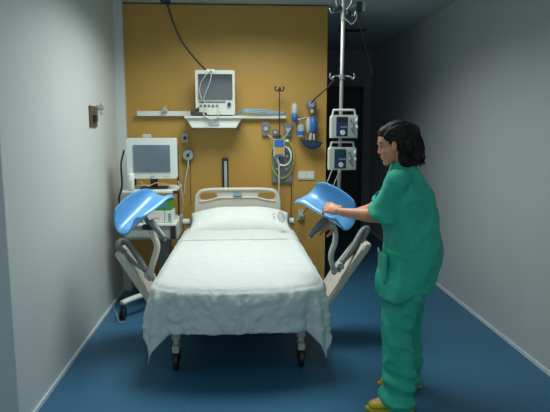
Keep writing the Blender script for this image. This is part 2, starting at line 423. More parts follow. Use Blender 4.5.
# ------------------------------------------------------------------ equipment cart
ct = thing('equipment_cart', 'grey wheeled equipment cart standing in the left corner behind the bed', 'cart', (-.76, 4.75, 0))
YF = 4.55
a = at(124, 222, YF); b = at(178, 238, YF)
bm = B(); box(bm, a.x, b.x, YF, 5.05, b.z-.01, a.z-.04, .006); link('drawer_case', bm, M['alum'], ct)
bm = B(); box(bm, a.x+.02, b.x-.07, YF-.012, YF, b.z+.012, a.z-.075, .003); link('drawer', bm, M['lgrey'], ct)
bm = B(); box(bm, a.x-.01, b.x-.01, YF-.02, 5.06, a.z-.035, a.z-.018, .004); link('worktop', bm, M['white'], ct)
bm = B(); box(bm, b.x-.058, b.x-.016, YF-.016, YF+.01, b.z-.005, a.z-.04, .004); link('end_cap', bm, M['black'], ct)
a2 = at(122, 189, YF); b2 = at(178, 192, YF)
bm = B(); box(bm, a2.x, b2.x-.02, YF, 5.05, b2.z-.01, b2.z+.012, .006); link('top_shelf', bm, M['white'], ct)
bm = B(); box(bm, a2.x+.01, a2.x+.03, 5.0, 5.03, a.z-.02, 1.42, .003); link('post', bm, M['black'], ct); bm = B(); xq = at(177.5, 160, 4.98).x; box(bm, xq-.008, xq+.008, 4.98, 5.0, .55, 1.40, .003); link('post', bm, M['black'], ct)
bm = B(); box(bm, -.72, -.62, 4.70, 4.80, .13, b.z-.01, .01); link('column', bm, M['grey'], ct)
bm = B(); sweep(bm, [(-.98, 4.40, .135), (-.90, 4.48, .15), (-.67, 4.72, .17)], .032, 12, flat=.7); sweep(bm, [(-.36, 4.44, .135), (-.45, 4.52, .15), (-.67, 4.75, .17)], .032, 12, flat=.7)
sweep(bm, [(-.96, 5.06, .135), (-.67, 4.78, .17)], .03, 12, sm=False); sweep(bm, [(-.38, 5.06, .135), (-.67, 4.78, .17)], .03, 12, sm=False)
link('base', bm, M['white'], ct, True)
for x, y in ((-.98, 4.40), (-.36, 4.44), (-.96, 5.06), (-.38, 5.06)):
    bm = B()
    for t in (-.02, .012): cyl(bm, (x+t, y, .05), (x+t+.012, y, .05), .05, 24)
    bxc(bm, (x, y+.01, .085), (.035, .05, .05), .008); cyl(bm, (x, y+.005, .09), (x, y+.005, .12), .012)
    link('caster', bm, M['black'], ct)
# monitor on cart
mr = at(152, 158, 4.55)
mo = thing('computer_monitor', 'boxy beige flat-screen computer monitor with grey screen, on the cart', 'monitor', (mr.x, 4.6, b2.z+.012))
A = at(126, 138, 4.64); Bq = at(177.5, 178.5, 4.64)
bm = B(); plate(bm, A.x, Bq.x, Bq.z, A.z, 4.64, 4.69, .015, .006); box(bm, A.x+.03, Bq.x-.03, 4.69, 4.80, Bq.z+.03, A.z-.03, .02); link('casing', bm, M['white'], mo)
A1 = at(133, 145, 4.64); B1 = at(170.5, 172, 4.64)
bm = B(); plate(bm, A1.x, B1.x, B1.z, A1.z, 4.633, 4.642, .004); link('screen', bm, M['screen'], mo)
bm = B(); c = (A.x+Bq.x)/2; plate(bm, c-.02, c+.02, Bq.z+.018, Bq.z+.026, 4.632, 4.641, .003)
link('maker_plate', bm, M['lgrey'], mo)
for t in (.10, .12, .14): link('button', bxc(B(), (c+t, 4.637, Bq.z+.022), (.010, .008, .006), .001), M['lgrey'], mo)
bm = B(); box(bm, c-.03, c+.03, 4.70, 4.74, b2.z+.02, Bq.z+.06, .006); box(bm, c-.11, c+.11, 4.66, 4.82, b2.z+.012, b2.z+.027, .005); link('stand', bm, M['black'], mo)
bm = B(); c2 = at(147, 136.2, 4.72); bxc(bm, c2, (.07, .05, .03), .006); tag(link('webcam', bm, M['lgrey'], None), 'small grey box sitting on top of the beige monitor', 'device')
# bottle
bt = at(130.5, 190, 4.54); zb = b2.z+.012
bo = thing('squeeze_bottle', 'slim white bottle with pointed nozzle beside the beige monitor', 'bottle', (bt.x, 4.575, zb))
def lathe(bm, c, prof, n=24):
    rings = [[bm.verts.new((c[0]+r*math.cos(2*math.pi*s/n), c[1]+r*math.sin(2*math.pi*s/n), c[2]+z)) for s in range(n)] for r, z in prof]
    for P, Q in zip(rings, rings[1:]):
        for s in range(n): bm.faces.new((P[s], P[(s+1) % n], Q[(s+1) % n], Q[s]))
    bm.faces.new(rings[0][::-1]); bm.faces.new(rings[-1]); return bm
bc = (bt.x, 4.575, zb)
link('bottle_body', lathe(B(), bc, [(.022, 0), (.026, .004), (.026, .128), (.022, .140), (.012, .145)]), M['pillow'], bo, True)
link('nozzle', lathe(B(), bc, [(.013, .144), (.012, .155), (.006, .17), (.004, .192), (.003, .194)]), M['white'], bo, True)
link('bottle_label', lathe(B(), bc, [(.0264, .050), (.0267, .052), (.0267, .088), (.0264, .09)]), M['paper'], bo, True)
# items in the cart
a_ = at(150, 200, YF+.06); b_ = at(173, 210, YF+.06); zt = a.z-.018
wa = at(143, 211, YF+.03); wb = at(164.5, 223, YF+.03)
bm = B(); box(bm, wa.x, wb.x, YF+.03, YF+.22, zt, wa.z, .006); wbx = tag(link('supply_box', bm, M['paper'], None), 'white cardboard box on the cart worktop under the green box', 'box')
bm = B()
for k in range(3): bxc(bm, (wb.x-.05-.02*k, YF+.029, zt+.04), (.012, .003, .008))
link('printed_mark', bm, M['red'], wbx)
bm = B(); box(bm, a_.x-.01, b_.x-.01, YF+.04, YF+.24, wa.z, a_.z, .005); gb = tag(link('glove_box', bm, M['green'], None), 'bright green box lying on top of white boxes in the cart', 'box')
bm = B(); plate(bm, a_.x+.03, b_.x-.04, wa.z+.016, a_.z-.012, YF+.037, YF+.041, .01); link('opening', bm, M['teal'], gb)
da = at(165, 211, YF+.03); db = at(172, 223, YF+.03)
bm = B(); box(bm, wb.x+.003, db.x+.01, YF+.03, YF+.20, zt, wa.z, .006); dv = tag(link('meter_unit', bm, M['white'], None), 'upright pale device with teal keys beside the white box on the cart', 'device')
for k in range(4): link('key', bxc(B(), (db.x-.018, YF+.028, zt+.02+.018*k), (.022, .004, .010), .001), M['teal'], dv)
# cart cables
def cable(name, label, pts, r=.004, m='cable', cat='cable', group=None, n=8):
    bm = B(); sweep(bm, pts, r, n); return tag(link(name, bm, M[m], None, True), label, cat, group)
cable('signal_cable', 'black cable hanging behind the left edge of the beige monitor', [at(124, 150, 4.9), at(121, 165, 4.9), at(122, 185, 4.85), at(119, 200, 4.85), at(121, 222, 4.9)], .008)
cable('power_cable', 'grey cable looping down between monitor and bed head', [at(178, 181, 4.7), at(181, 190, 4.7), at(183, 205, 4.72), at(180, 220, 4.8), at(183, 236, 4.9)], .006, 'hose')
cable('floor_cable', 'thin pale cable drooping round the cart caster onto the floor', [at(113, 300, 4.36), at(114, 308, 4.36), at(117, 315, 4.34), V((-.985, 4.30, .008)), V((-.93, 4.31, .006))], .004, 'hose')
cable('orange_cable', 'thin orange cable below the beige monitor screen', [at(140, 181, 4.62), at(143, 184.5, 4.60), at(149, 186, 4.60), at(156, 183, 4.62), at(168, 184, 4.66)], .004, 'orange')
# ------------------------------------------------------------------ wall rails, shelf, patient monitor
W = YB
a = at(137, 111, 5.22); b = at(193, 117, 5.22)
wr_ = thing('wall_rail', 'short pale equipment rail on the ochre wall left of the patient monitor', 'rail', (a.x+.25, 5.25, a.z-.02), 'wall rails')
bm = B(); box(bm, a.x, b.x, 5.21, 5.235, b.z+.008, a.z, .004); link('rail_bar', bm, M['white'], wr_)
for x in (a.x+.06, (a.x+b.x)/2+.03, b.x-.04): link('bracket', bxc(B(), (x, 5.252, a.z-.02), (.03, .036, .03), .003), M['lgrey'], wr_)
c = at(165, 110, 5.19)
bm = B(); bxc(bm, c, (.045, .05, .035), .008); cyl(bm, c+V((0, -.02, .01)), c+V((0, -.02, .035)), .012); tag(link('rail_clamp', bm, M['lgrey'], None), 'small grey clamp on the left wall rail', 'clamp')
a = at(232, 112, 5.22); b = at(286, 118.5, 5.22)
w2 = thing('wall_rail', 'pale equipment rail on the ochre wall right of the patient monitor', 'rail', (.25, 5.25, a.z-.02), 'wall rails')
bm = B(); box(bm, a.x, b.x, 5.21, 5.235, b.z, b.z+.033, .004); link('rail_bar', bm, M['white'], w2)
for x in (a.x+.06, b.x-.05): link('bracket', bxc(B(), (x, 5.252, b.z+.018), (.03, .036, .025), .003), M['lgrey'], w2)
bm = B()
for k in range(4):
    z0 = b.z+.045+.008*k
    sweep(bm, [(a.x+.03+.02*k, 5.20-.006*k, z0), (a.x+.13, 5.185, z0+.012), (a.x+.26, 5.19, z0+.002+.006*(k % 2)), (b.x+.0, 5.20, z0-.006*k)], .007, 8)
tag(link('tubing_bundle', bm, M['lblue'], None, True), 'coiled bluish clear tubing lying along the right wall rail', 'tubing')
# shelf
a = at(184.5, 116, 5.0); b = at(243, 116, 5.0); c1 = at(192, 128, 5.0); c2 = at(236, 128, 5.0)
sf = thing('monitor_shelf', 'white tapered wall shelf with drawer carrying the patient monitor', 'shelf', ((a.x+b.x)/2, 5.2, c1.z))
bm = B(); prism(bm, [(a.x+.01, a.z-.02), (b.x-.01, a.z-.02), (c2.x, c1.z), (c1.x, c1.z)], lambda p, q: (p, 5.0, q), lambda p, q: (p, 5.262, q), .004); link('drawer_body', bm, M['white'], sf)
bm = B(); box(bm, a.x, b.x, 4.975, 5.268, a.z-.022, a.z, .005); link('top_plate', bm, M['offw'], sf)
bm = B(); plate(bm, (a.x+b.x)/2-.05, (a.x+b.x)/2+.05, c1.z+.025, c1.z+.06, 4.990, 5.002, .012); link('drawer_pull', bm, M['lgrey'], sf)
for x in (c1.x-.01, c2.x+.02): link('foot', bxc(B(), (x, 5.20, c1.z-.012), (.02, .05, .024), .004), M['grey'], sf)
zs = a.z
A = at(195, 70, 5.02); Bq = at(235, 111.5, 5.02)
pm = thing('patient_monitor', 'white bedside patient monitor with dark screen and control strip, on wall shelf', 'monitor', ((A.x+Bq.x)/2, 5.1, zs))
bm = B(); plate(bm, A.x, Bq.x, zs+.012, A.z, 5.02, 5.08, .012, .005); box(bm, A.x+.02, Bq.x-.02, 5.08, 5.22, zs+.012, A.z-.03, .02); link('casing', bm, M['offw'], pm)
bm = B(); plate(bm, A.x+.10, A.x+.17, A.z-.016, A.z+.008, 5.012, 5.08, .006, .002); link('alarm_light', bm, M['white'], pm)
A1 = at(198, 74, 5.02); B1 = at(232.5, 99.5, 5.02)
bm = B(); plate(bm, A1.x, B1.x, B1.z, A1.z, 5.012, 5.022, .004); link('screen', bm, M['screend'], pm)
bm = B(); zc = B1.z-.02
bxc(bm, ((A1.x+B1.x)/2-.03, 5.016, zc), (.24, .006, .014), .002); link('key_strip', bm, M['grey'], pm)
for k in range(5): link('key', bxc(B(), (A1.x+.02+.036*k, 5.016, zc-.035), (.022, .008, .022), .004), M['grey'], pm)
bm = B(); cyl(bm, (B1.x-.03, 5.02, zc-.022), (B1.x-.03, 4.998, zc-.022), .017); link('dial', bm, M['blued'], pm, False)
for x in (A.x+.04, Bq.x-.04): link('foot', box(B(), x-.02, x+.02, 5.04, 5.2, zs, zs+.014, .003), M['black'], pm)
bm = B(); p0 = at(192, 114, 4.99)
for k in range(3): sweep(bm, [V((A.x+.03, 5.0, zs+.05+.01*k)), V((A.x-.02, 4.985, zs+.045)), V((A.x-.03, 4.98, zs+.012+.012*k)), V((A.x+.04, 4.985, zs+.012+.008*k)), V((A.x+.10, 4.99, zs+.02))], .009, 8)
tag(link('lead_bundle', bm, M['black'], None, True), 'tangle of black leads on the shelf at the monitor corner', 'leads')
cable('sensor_cable', 'pale looped sensor cable in front of the patient monitor keys', [V((A.x+.07, 5.0, zs+.045)), at(204, 115, 4.965), at(210, 119, 4.965), at(217, 118, 4.965), at(219, 113, 4.97), at(219, 108, 5.0)], .006, 'tube')
cable('lead_wire', 'thin pale lead looped across the patient monitor screen, nearer its middle', [at(212, 70, 5.0), at(210, 82, 4.995), at(206, 92, 4.99), at(204, 100, 4.99), at(207, 106, 4.99)], .004, 'tube', 'leads')
cable('lead_wire', 'thin pale lead crossing the left of the patient monitor screen', [at(211, 70, 5.0), at(203, 79, 4.995), at(199.5, 90, 4.99), at(202, 100, 4.99)], .004, 'tube', 'leads')
# ceiling pendant & its cable
pp = at(165, -4, 4.9)
pd = thing('ceiling_pendant', 'dark blue cable outlet hanging from the ceiling above the bed', 'outlet', (pp.x, 4.9, ZC))
bm = B(); cyl(bm, (pp.x, 4.9, ZC), (pp.x, 4.9, ZC-.03), .045); link('ceiling_cup', bm, M['lgrey'], pd)
bm = B(); e = at(165, 2.2, 4.9); box(bm, pp.x-.042, pp.x+.042, 4.87, 4.93, e.z, ZC-.03, .008); link('socket_block', bm, M['blued'], pd)
cable('ceiling_cable', 'dark cable sagging from the ceiling outlet down to the patient monitor', [V((pp.x+.01, 4.9, e.z+.02)), at(171, 16, 4.93), at(180, 38, 4.96), at(192, 55, 5.0), at(206, 70, 5.04), V((at(212, 71, 5.06).x, 5.06, A.z-.004))], .0085)
# gas outlets etc on the wall
def wallbox(name, x0, y0, x1, y1, m, label, cat, th=.04, grp=None, detail='black'):
    a = at(x0, y0, W-th); b = at(x1, y1, W-th)
    bm = B(); plate(bm, a.x, b.x, b.z, a.z, W-th, W-.001, .006, .002)
    o = tag(link(name, bm, M[m], None), label, cat, grp)
    c = V(((a.x+b.x)/2, W-th, (a.z+b.z)/2))
    bm = B(); cyl(bm, c, c+V((0, -.015, 0)), min(b.x-a.x, a.z-b.z)*.28); link('port', bm, M[detail], o)
    return o
wallbox('gas_outlet', 182, 133.5, 188, 142.5, 'lgrey', 'small grey gas outlet on the wall above the round gauge', 'outlet')
wallbox('gas_outlet', 262, 122, 269.5, 135.5, 'grey', 'grey gas outlet, leftmost of three above the yellow hose', 'outlet', grp='gas outlets above the yellow hose', detail='lgrey')
wallbox('gas_outlet', 272.5, 129, 278, 136, 'grey', 'small grey gas outlet between two others above the yellow hose', 'outlet', grp='gas outlets above the yellow hose', detail='lgrey')
wallbox('gas_outlet', 284, 123, 291.5, 136.5, 'grey', 'grey gas outlet, rightmost of three above the yellow hose', 'outlet', grp='gas outlets above the yellow hose', detail='lgrey')
# round gauge with hanging tube
c = at(188, 155, 5.22)
gg = thing('pressure_gauge', 'round grey gauge on the ochre wall right of the beige monitor', 'gauge', (c.x, W-.01, c.z))
bm = B(); cyl(bm, c+V((0, .045, 0)), c+V((0, 0, 0)), .056, 32); link('gauge_case', bm, M['grey'], gg)
bm = B(); cyl(bm, c+V((0, 0, 0)), c+V((0, -.006, 0)), .046, 32); link('dial_face', bm, M['lgrey'], gg)
bm = B(); cyl(bm, c+V((0, -.006, 0)), c+V((0, -.02, 0)), .014); bxc(bm, c+V((.012, -.009, .012)), (.04, .003, .005), 0, Matrix.Rotation(-.8, 3, 'Y')); link('needle', bm, M['black'], gg)
bm = B(); sweep(bm, [c+V((0, 0, -.05)), at(188, 166, 5.2), at(185.5, 180, 5.2), at(184, 195, 5.2)], .007, 8); link('hose', bm, M['tube'], gg, True)
bm = B(); sweep(bm, [c+V((.02, 0, -.05)), at(190.5, 170, 5.21), at(190.5, 185, 5.21), at(191, 205, 5.21)], .003, 8); link('cord', bm, M['cable'], gg, True)
# black bar
a = at(222, 158, 5.23); b = at(228.5, 188, 5.23)
wb_ = thing('wall_channel', 'tall dark metal channel on the ochre wall above the headboard', 'channel', ((a.x+b.x)/2, W, b.z))
bm = B(); box(bm, a.x, b.x, 5.23, W-.001, .80, a.z, .004); link('channel_body', bm, M['black'], wb_)
bm = B(); box(bm, a.x+.02, b.x-.012, 5.222, 5.232, .82, a.z-.03, .003); link('channel_insert', bm, M['lgrey'], wb_)
# wire IV hook at x=279
c = at(279.5, 90, 5.12)
hk = thing('drip_hook', 'thin dark wire drip rod with curled hooks before the ochre wall', 'hook', at(279.5, 150, 5.12))
bm = B(); sweep(bm, [at(279.5, 160, 5.14), at(279.5, 120, 5.14), at(279.5, 92, 5.13)], .0045, 8, sm=False)
bxc(bm, at(279.5, 136, 5.19), (.03, .10, .02), .004)
link('rod', bm, M['cable'], hk)
for s in (-1, 1):
    bm = B(); sweep(bm, [c, c+V((s*.018, 0, -.008)), c+V((s*.036, 0, .0)), c+V((s*.040, 0, .022)), c+V((s*.028, 0, .03))], .006, 8); link('hook', bm, M['cable'], hk, True)
bm = B(); ell(bm, c+V((0, 0, .005)), (.013, .013, .022)); link('cap', bm, M['black'], hk, True)
# panel with hoses
a = at(272, 148, 5.2); b = at(292.5, 183, 5.2)
gp = thing('valve_panel', 'grey metal valve panel behind the coiled yellow hose', 'panel', ((a.x+b.x)/2, W, b.z))
bm = B(); box(bm, a.x, b.x, 5.235, W-.001, b.z, a.z, .005); link('plate', bm, M['grey'], gp)
for x, y in ((277, 169), (286.5, 169.5), (277, 158), (287, 156)):
    p = at(x, y, 5.23); bm = B(); cyl(bm, p, p+V((0, -.02, 0)), .014, 16, .011); link('valve_knob', bm, M['lgrey'], gp)
def ring(px, py, rx, ry, Y, n=20):
    return [at(px+rx*math.cos(2*math.pi*i/n+1.2), py+ry*math.sin(2*math.pi*i/n+1.2), Y-.012*math.sin(i*.9)) for i in range(n+1)]
bm = B(); sweep(bm, ring(282.5, 158, 11.5, 20, 5.222), .006, 8); tag(link('yellow_hose', bm, M['yell'], None, True), 'yellow gas hose coiled in an oval on the wall', 'hose')
bm = B(); sweep(bm, ring(283.5, 156, 7.8, 9.5, 5.16), .008, 8); tag(link('white_hose', bm, M['white'], None, True), 'white hose coiled inside the yellow hose', 'hose')
for a_, b_, w, lb in (((291, 128), (283.5, 139), 'hose', 'grey stub hose slanting up right from the blue controller'), ((268, 135), (275.5, 141), 'hose', 'grey stub hose slanting up left from the blue controller')):
    cable('stub_hose', lb, [at(*a_, 5.2), at((a_[0]+b_[0])/2, (a_[1]+b_[1])/2+.3, 5.18), at(*b_, 5.16)], .008, w, 'hose')
cable('drain_tube', 'clear tube running from the blue controller down behind the headboard', [at(277, 156, 5.14), at(279, 166, 5.14), at(279, 180, 5.14), at(279, 200, 5.14)], .009, 'tube', 'tube')
cable('thin_cord', 'thin dark cord hanging right of the valve panel', [at(291, 184, 5.2), at(291.5, 195, 5.22), at(291, 208, 5.22), at(291.5, 225, 5.22)], .004)
A = at(273.5, 139, 5.12); Bq = at(284.5, 157, 5.12)
cb = thing('suction_controller', 'small blue and white controller with orange label beside the yellow hose', 'device', ((A.x+Bq.x)/2, 5.15, Bq.z))
bm = B(); plate(bm, A.x, Bq.x, Bq.z, A.z, 5.12, 5.17, .008, .003); link('casing', bm, M['lgrey'], cb)
bm = B(); plate(bm, A.x+.008, Bq.x-.008, (A.z+Bq.z)/2+.012, A.z-.006, 5.114, 5.122, .004); link('blue_face', bm, M['blue'], cb); bm = B(); plate(bm, A.x+.008, Bq.x-.008, Bq.z+.004, Bq.z+.016, 5.114, 5.122, .004); link('blue_stripe', bm, M['blue'], cb)
bm = B(); plate(bm, A.x+.018, Bq.x-.016, Bq.z+.025, (A.z+Bq.z)/2+.005, 5.110, 5.122, .006); link('orange_label', bm, M['orange'], cb)
bm = B(); p = at(287.5, 141, 5.14); ell(bm, p, (.016, .016, .016)); cyl(bm, p, p+V((-.05, .01, 0)), .007); link('knob', bm, M['white'], cb, True)
# flowmeters
def lathev(bm, c, prof, n=20): return lathe(bm, c, prof, n)
c = at(294.5, 118, 5.18)
fm = thing('flow_meter', 'white flow meter with clear dome and blue base on the wall', 'flow meter', (c.x, 5.2, c.z))
link('clear_dome', lathev(B(), (c.x, 5.17, c.z+.03), [(.030, 0), (.034, .02), (.034, .07), (.026, .10), (.010, .112), (.003, .113)]), M['clear'], fm, True)
link('inner_float', lathev(B(), (c.x, 5.17, c.z+.03), [(.018, 0), (.020, .03), (.016, .08), (.004, .09)]), M['offw'], fm, True)
link('blue_base', lathev(B(), (c.x, 5.17, c.z-.035), [(.008, 0), (.026, .012), (.032, .04), (.030, .066)]), M['blue'], fm, True)
bm = B(); cyl(bm, (c.x, 5.17, c.z-.01), (c.x, W, c.z-.01), .010); cyl(bm, (c.x, 5.17, c.z-.035), (c.x+.01, 5.17, c.z-.11), .009); link('stem', bm, M['steel'], fm)
c = at(301, 128, 5.16)
hb2 = thing('humidifier_bottle', 'clear humidifier bottle with blue band hanging left of the blue breathing bag', 'bottle', (c.x, 5.2, c.z-.08))
link('jar', lathev(B(), (c.x, 5.17, c.z-.085), [(.030, 0), (.034, .006), (.034, .10), (.022, .12)]), M['clear'], hb2, True)
link('blue_band', lathev(B(), (c.x, 5.17, c.z-.065), [(.0345, 0), (.0352, .002), (.0352, .036), (.0345, .038)]), M['blue'], hb2, True)
link('water', lathev(B(), (c.x, 5.17, c.z-.08), [(.028, 0), (.030, .004), (.030, .06)]), M['lblue'], hb2, True)
bm = B(); cyl(bm, (c.x, 5.17, c.z+.03), (c.x, 5.17, c.z+.09), .014); cyl(bm, (c.x, 5.17, c.z+.07), (c.x, W, c.z+.07), .010); cyl(bm, (c.x-.03, 5.165, c.z+.075), (c.x+.05, 5.165, c.z+.095), .009); link('valve', bm, M['steel'], hb2)
# breathing bag (resuscitator)
rb = thing('resuscitator_bag', 'blue hand breathing bag with navy mask hanging on the ochre wall', 'breathing bag', at(312, 125, 5.2))
p = at(311.5, 105, 5.18); bm = B(); ell(bm, p, (.050, .04, .052)); cyl(bm, p, p+V((0, .09, 0)), .012)
link('reservoir', bm, M['grey'], rb, True)
bm = B(); cyl(bm, p+V((.005, -.036, -.005)), p+V((.005, -.05, -.005)), .02, 20, .014); link('valve', bm, M['lgrey'], rb)
p = at(313, 125, 5.17); bm = B(); ell(bm, p, (.044, .04, .082)); link('squeeze_bag', bm, M['blue'], rb, True)
p2 = at(308.5, 125, 5.16); bm = B(); ell(bm, p2+V((0, 0, 0)), (.026, .03, .075)); link('bag_side', bm, M['lgrey'], rb, True)
bm = B(); cyl(bm, at(312.5, 113, 5.17), at(312, 108, 5.17), .018); link('connector', bm, M['lgrey'], rb); link('connector', cyl(B(), at(311, 133, 5.17), at(310, 141, 5.16), .015), M['lgrey'], rb); bm = B(); cyl(bm, at(314, 133, 5.17), at(314, 140, 5.16), .010); link('connector', bm, M['lgrey'], rb)
bm = B(); A3 = at(300, 139, 5.14); B3 = at(323, 142, 5.14); D3 = at(312, 149.5, 5.14)
prism(bm, [(A3.x, A3.z), (at(305, 140, 5.14).x, at(305, 140, 5.14).z+.004), (at(313, 142.5, 5.14).x, at(313, 142, 5.14).z), (B3.x, B3.z), (at(320, 147, 5.14).x, at(320, 147, 5.14).z), (D3.x, D3.z), (at(305, 147, 5.14).x, at(305, 146.5, 5.14).z)], lambda x, z: (x, 5.12, z), lambda x, z: (x, 5.21, z), .014)
link('face_mask', bm, M['blued'], rb, False)
# sockets
a = at(298, 171, W-.012); b = at(314.5, 179.5, W-.012)
so = thing('double_socket', 'cream double wall socket plate right of the yellow hose', 'socket', ((a.x+b.x)/2, W, b.z))
bm = B(); plate(bm, a.x, b.x, b.z, a.z, W-.012, W-.001, .006, .002); link('plate', bm, M['outlet'], so)
for k in (0, 1):
    x = a.x+(b.x-a.x)*(.27+.46*k); z = (a.z+b.z)/2
    bm = B(); plate(bm, x-.030, x+.030, z-.030, z+.030, W-.016, W-.011, .006); link('socket_insert', bm, M['white'], so)
a = at(298, 210, W-.03); b = at(304, 220, W-.03)
bm = B(); plate(bm, a.x, b.x, b.z, a.z, W-.03, W-.001, .008, .003); o = tag(link('wall_switch', bm, M['lgrey'], None), 'small grey wall outlet low on the ochre wall above the right leg trough lever', 'outlet')
bm = B(); c = V(((a.x+b.x)/2, W-.03, (a.z+b.z)/2)); cyl(bm, c, c+V((0, -.03, 0)), .018); link('plug', bm, M['offw'], o)
cable('wall_cable', 'thin grey cable slanting from the low wall outlet toward the bed', [c+V((0, -.03, 0)), at(296, 221, 5.1), at(292, 226, 5.0), at(288, 229, 4.95)], .005, 'hose')
cable('wall_cable', 'thin dark cable slanting up from the low wall outlet to the ochre wall edge', [c+V((.01, -.02, .01)), at(308, 208, 5.18), at(316, 198, 5.15), at(322, 190, 5.12)], .004)
# ------------------------------------------------------------------ drip pole with pumps
py_ = 4.10; px_ = .735
pole = thing('drip_pole', 'tall steel ceiling-hung drip pole carrying two infusion pumps', 'drip pole', (px_, py_, .9))
bm = B(); cyl(bm, (px_+.014, py_, ZC), (px_, py_, .92), .0135, 20); link('pole_tube', bm, M['alum'], pole, True)
bm = B(); cyl(bm, (px_+.014, py_, ZC), (px_+.014, py_, ZC-.03), .06, 28); link('ceiling_plate', bm, M['lgrey'], pole)
c = at(342, 77, py_)
for s in (-1, 1):
    bm = B(); sweep(bm, [c, c+V((s*.03, 0, .006)), c+V((s*.065, -.01, .0)), c+V((s*.078, -.01, -.016)), c+V((s*.090, -.01, .0)), c+V((s*.088, -.01, .024))], .006, 8); link('bag_hook', bm, M['steel'], pole, True)
bm = B(); cyl(bm, c+V((0, 0, .016)), c+V((0, 0, -.016)), .022); link('hook_collar', bm, M['steel'], pole)
c = at(343.5, 16, py_)
bm = B(); cyl(bm, c+V((0, 0, .05)), c+V((0, 0, -.03)), .019)
link('upper_collar', bm, M['steel'], pole)
for i, (dx, dz) in enumerate(((-.09, .05), (.075, .03), (-.05, .10), (.05, .11))):
    bm = B(); sweep(bm, [c+V((0, 0, .03)), c+V((dx*.5, -.01, .015+dz*.3)), c+V((dx, -.015, dz-.03)), c+V((dx*1.15, -.015, dz))], .007, 8); link('bag_hook', bm, M['steel'], pole, True)
ck = c+V((.03, -.03, .01)); bm = B(); ell(bm, ck, (.022, .02, .027)); cyl(bm, ck, c, .009); link('clamp_knob', bm, M['black'], pole, True)
ck = c+V((-.05, -.02, .045)); bm = B(); bxc(bm, ck, (.07, .03, .028), .008, Matrix.Rotation(-.5, 3, 'Y')); link('clamp_lever', bm, M['black'], pole)
bm = B(); sweep(bm, [c+V((.0, -.02, -.015)), c+V((.035, -.02, -.045)), c+V((.06, -.02, -.06)), c+V((.09, -.02, -.02)), c+V((.085, -.02, .03))], .003, 8); tag(link('coiled_cord', bm, M['tube'], None, True), 'thin pale cord looped beneath the top of the drip pole', 'cord')
hx = at(359, 7, py_); hs = thing('pole_receiver', 'small black box with pale back plate at the drip pole top', 'box', hx)
bm = B(); bxc(bm, hx, (.042, .035, .072), .005); link('case', bm, M['black'], hs)
bm = B(); plate(bm, hx.x+.012, hx.x+.046, hx.z-.03, hx.z+.03, hx.y-.005, hx.y+.012, .012, .002); cyl(bm, hx+V((.0, .01, .02)), c+V((0, 0, .04)), .008); link('mount', bm, M['lgrey'], hs)
cable('hanging_cable', 'thin dark cable dangling from the black box at pole top', [hx+V((-.004, 0, -.03)), at(361, 28, 4.15), at(365, 45, 4.3), at(370, 62, 4.5), at(372, 75, 4.55)], .005)
cable('gas_hose', 'thin dark line sloping from drip pole hooks down to the wall breathing bag', [at(334, 80, 4.12), at(327, 88, 4.45), at(317, 97, 4.9), at(311, 103, 5.14)], .006)
def pump(x0, y0, x1, y1, label):
    Y = 3.99; a = at(x0, y0, Y); b = at(x1, y1, Y); w = b.x-a.x; h = a.z-b.z; zb = b.z; hb_ = h*.76
    r = thing('infusion_pump', label, 'infusion pump', ((a.x+b.x)/2, Y+.05, zb), 'infusion pumps on the drip pole')
    bm = B(); prism(bm, [(a.x, zb), (b.x, zb), (b.x, zb+hb_), (b.x-.01, zb+hb_+.008), (a.x+.012, zb+hb_+.008), (a.x, zb+hb_-.008)], lambda p, q: (p, Y, q), lambda p, q: (p, Y+.085, q), .005); link('casing', bm, M['offw'], r)
    bm = B(); z1 = a.z
    sweep(bm, [(a.x+.012, Y+.03, zb+hb_), (a.x+.020, Y+.03, z1-.012), (a.x+.036, Y+.03, z1-.006), (b.x-.036, Y+.03, z1-.006), (b.x-.020, Y+.03, z1-.012), (b.x-.012, Y+.03, zb+hb_)], .0075, 10, k=5); link('handle', bm, M['offw'], r, True)
    bm = B(); plate(bm, a.x+.010+.14*w, a.x+.62*w, zb+.012, zb+hb_-.006, Y-.004, Y+.002, .004); pnl = link('display_panel', bm, M['blued'], r)
    bm = B(); plate(bm, a.x+.018+.14*w, a.x+.60*w, zb+hb_-.040, zb+hb_-.014, Y-.007, Y-.003, .003); link('display', bm, M['screend'], pnl)
    for k in range(4): link('key', bxc(B(), (a.x+.045+.15*w+.017*k, Y-.006, zb+hb_*.50), (.011, .004, .012), .001), M['lblue'], pnl)
    bm = B(); p = V((a.x+.43*w, Y, zb+hb_*.25)); cyl(bm, p, p+V((0, -.014, 0)), .019, 24, .017); link('dial', bm, M['white'], r)
    bm = B(); plate(bm, a.x+.64*w, b.x-.004, zb+.008, zb+hb_-.01, Y-.010, Y+.002, .006, .002); dr = link('door', bm, M['lgrey'], r)
    bm = B(); sweep(bm, [(a.x+.70*w, Y-.012, zb+hb_*.85), (a.x+.82*w, Y-.016, zb+hb_*.6), (a.x+.74*w, Y-.016, zb+hb_*.42), (a.x+.88*w, Y-.014, zb+hb_*.2)], .0045, 8); link('tubing', bm, M['grey'], dr, True)
    bm = B(); ell(bm, (b.x-.012, Y-.012, zb+hb_*.80), (.010, .008, .018)); link('latch', bm, M['white'], dr, True); bm = B(); ell(bm, (b.x-.008, Y-.012, zb+hb_*.50), (.008, .008, .014)); link('latch', bm, M['white'], dr, True)
    bm = B(); box(bm, px_-.03, px_+.03, Y+.083, Y+.135, zb+.04, zb+.09, .006); link('pole_clamp', bm, M['grey'], r)
    return a, b
pump(331.5, 109, 357.5, 138, 'white infusion pump, upper of the two on the drip pole')
pump(329.5, 141.5, 356, 170, 'white infusion pump, lower of the two on the drip pole')
cable('infusion_line', 'clear line hanging from the lower pump down left to the bed', [at(332, 170, 3.98), at(329, 178, 3.98), at(325, 187, 3.98), at(322, 196, 4.0)], .0035, 'tube')
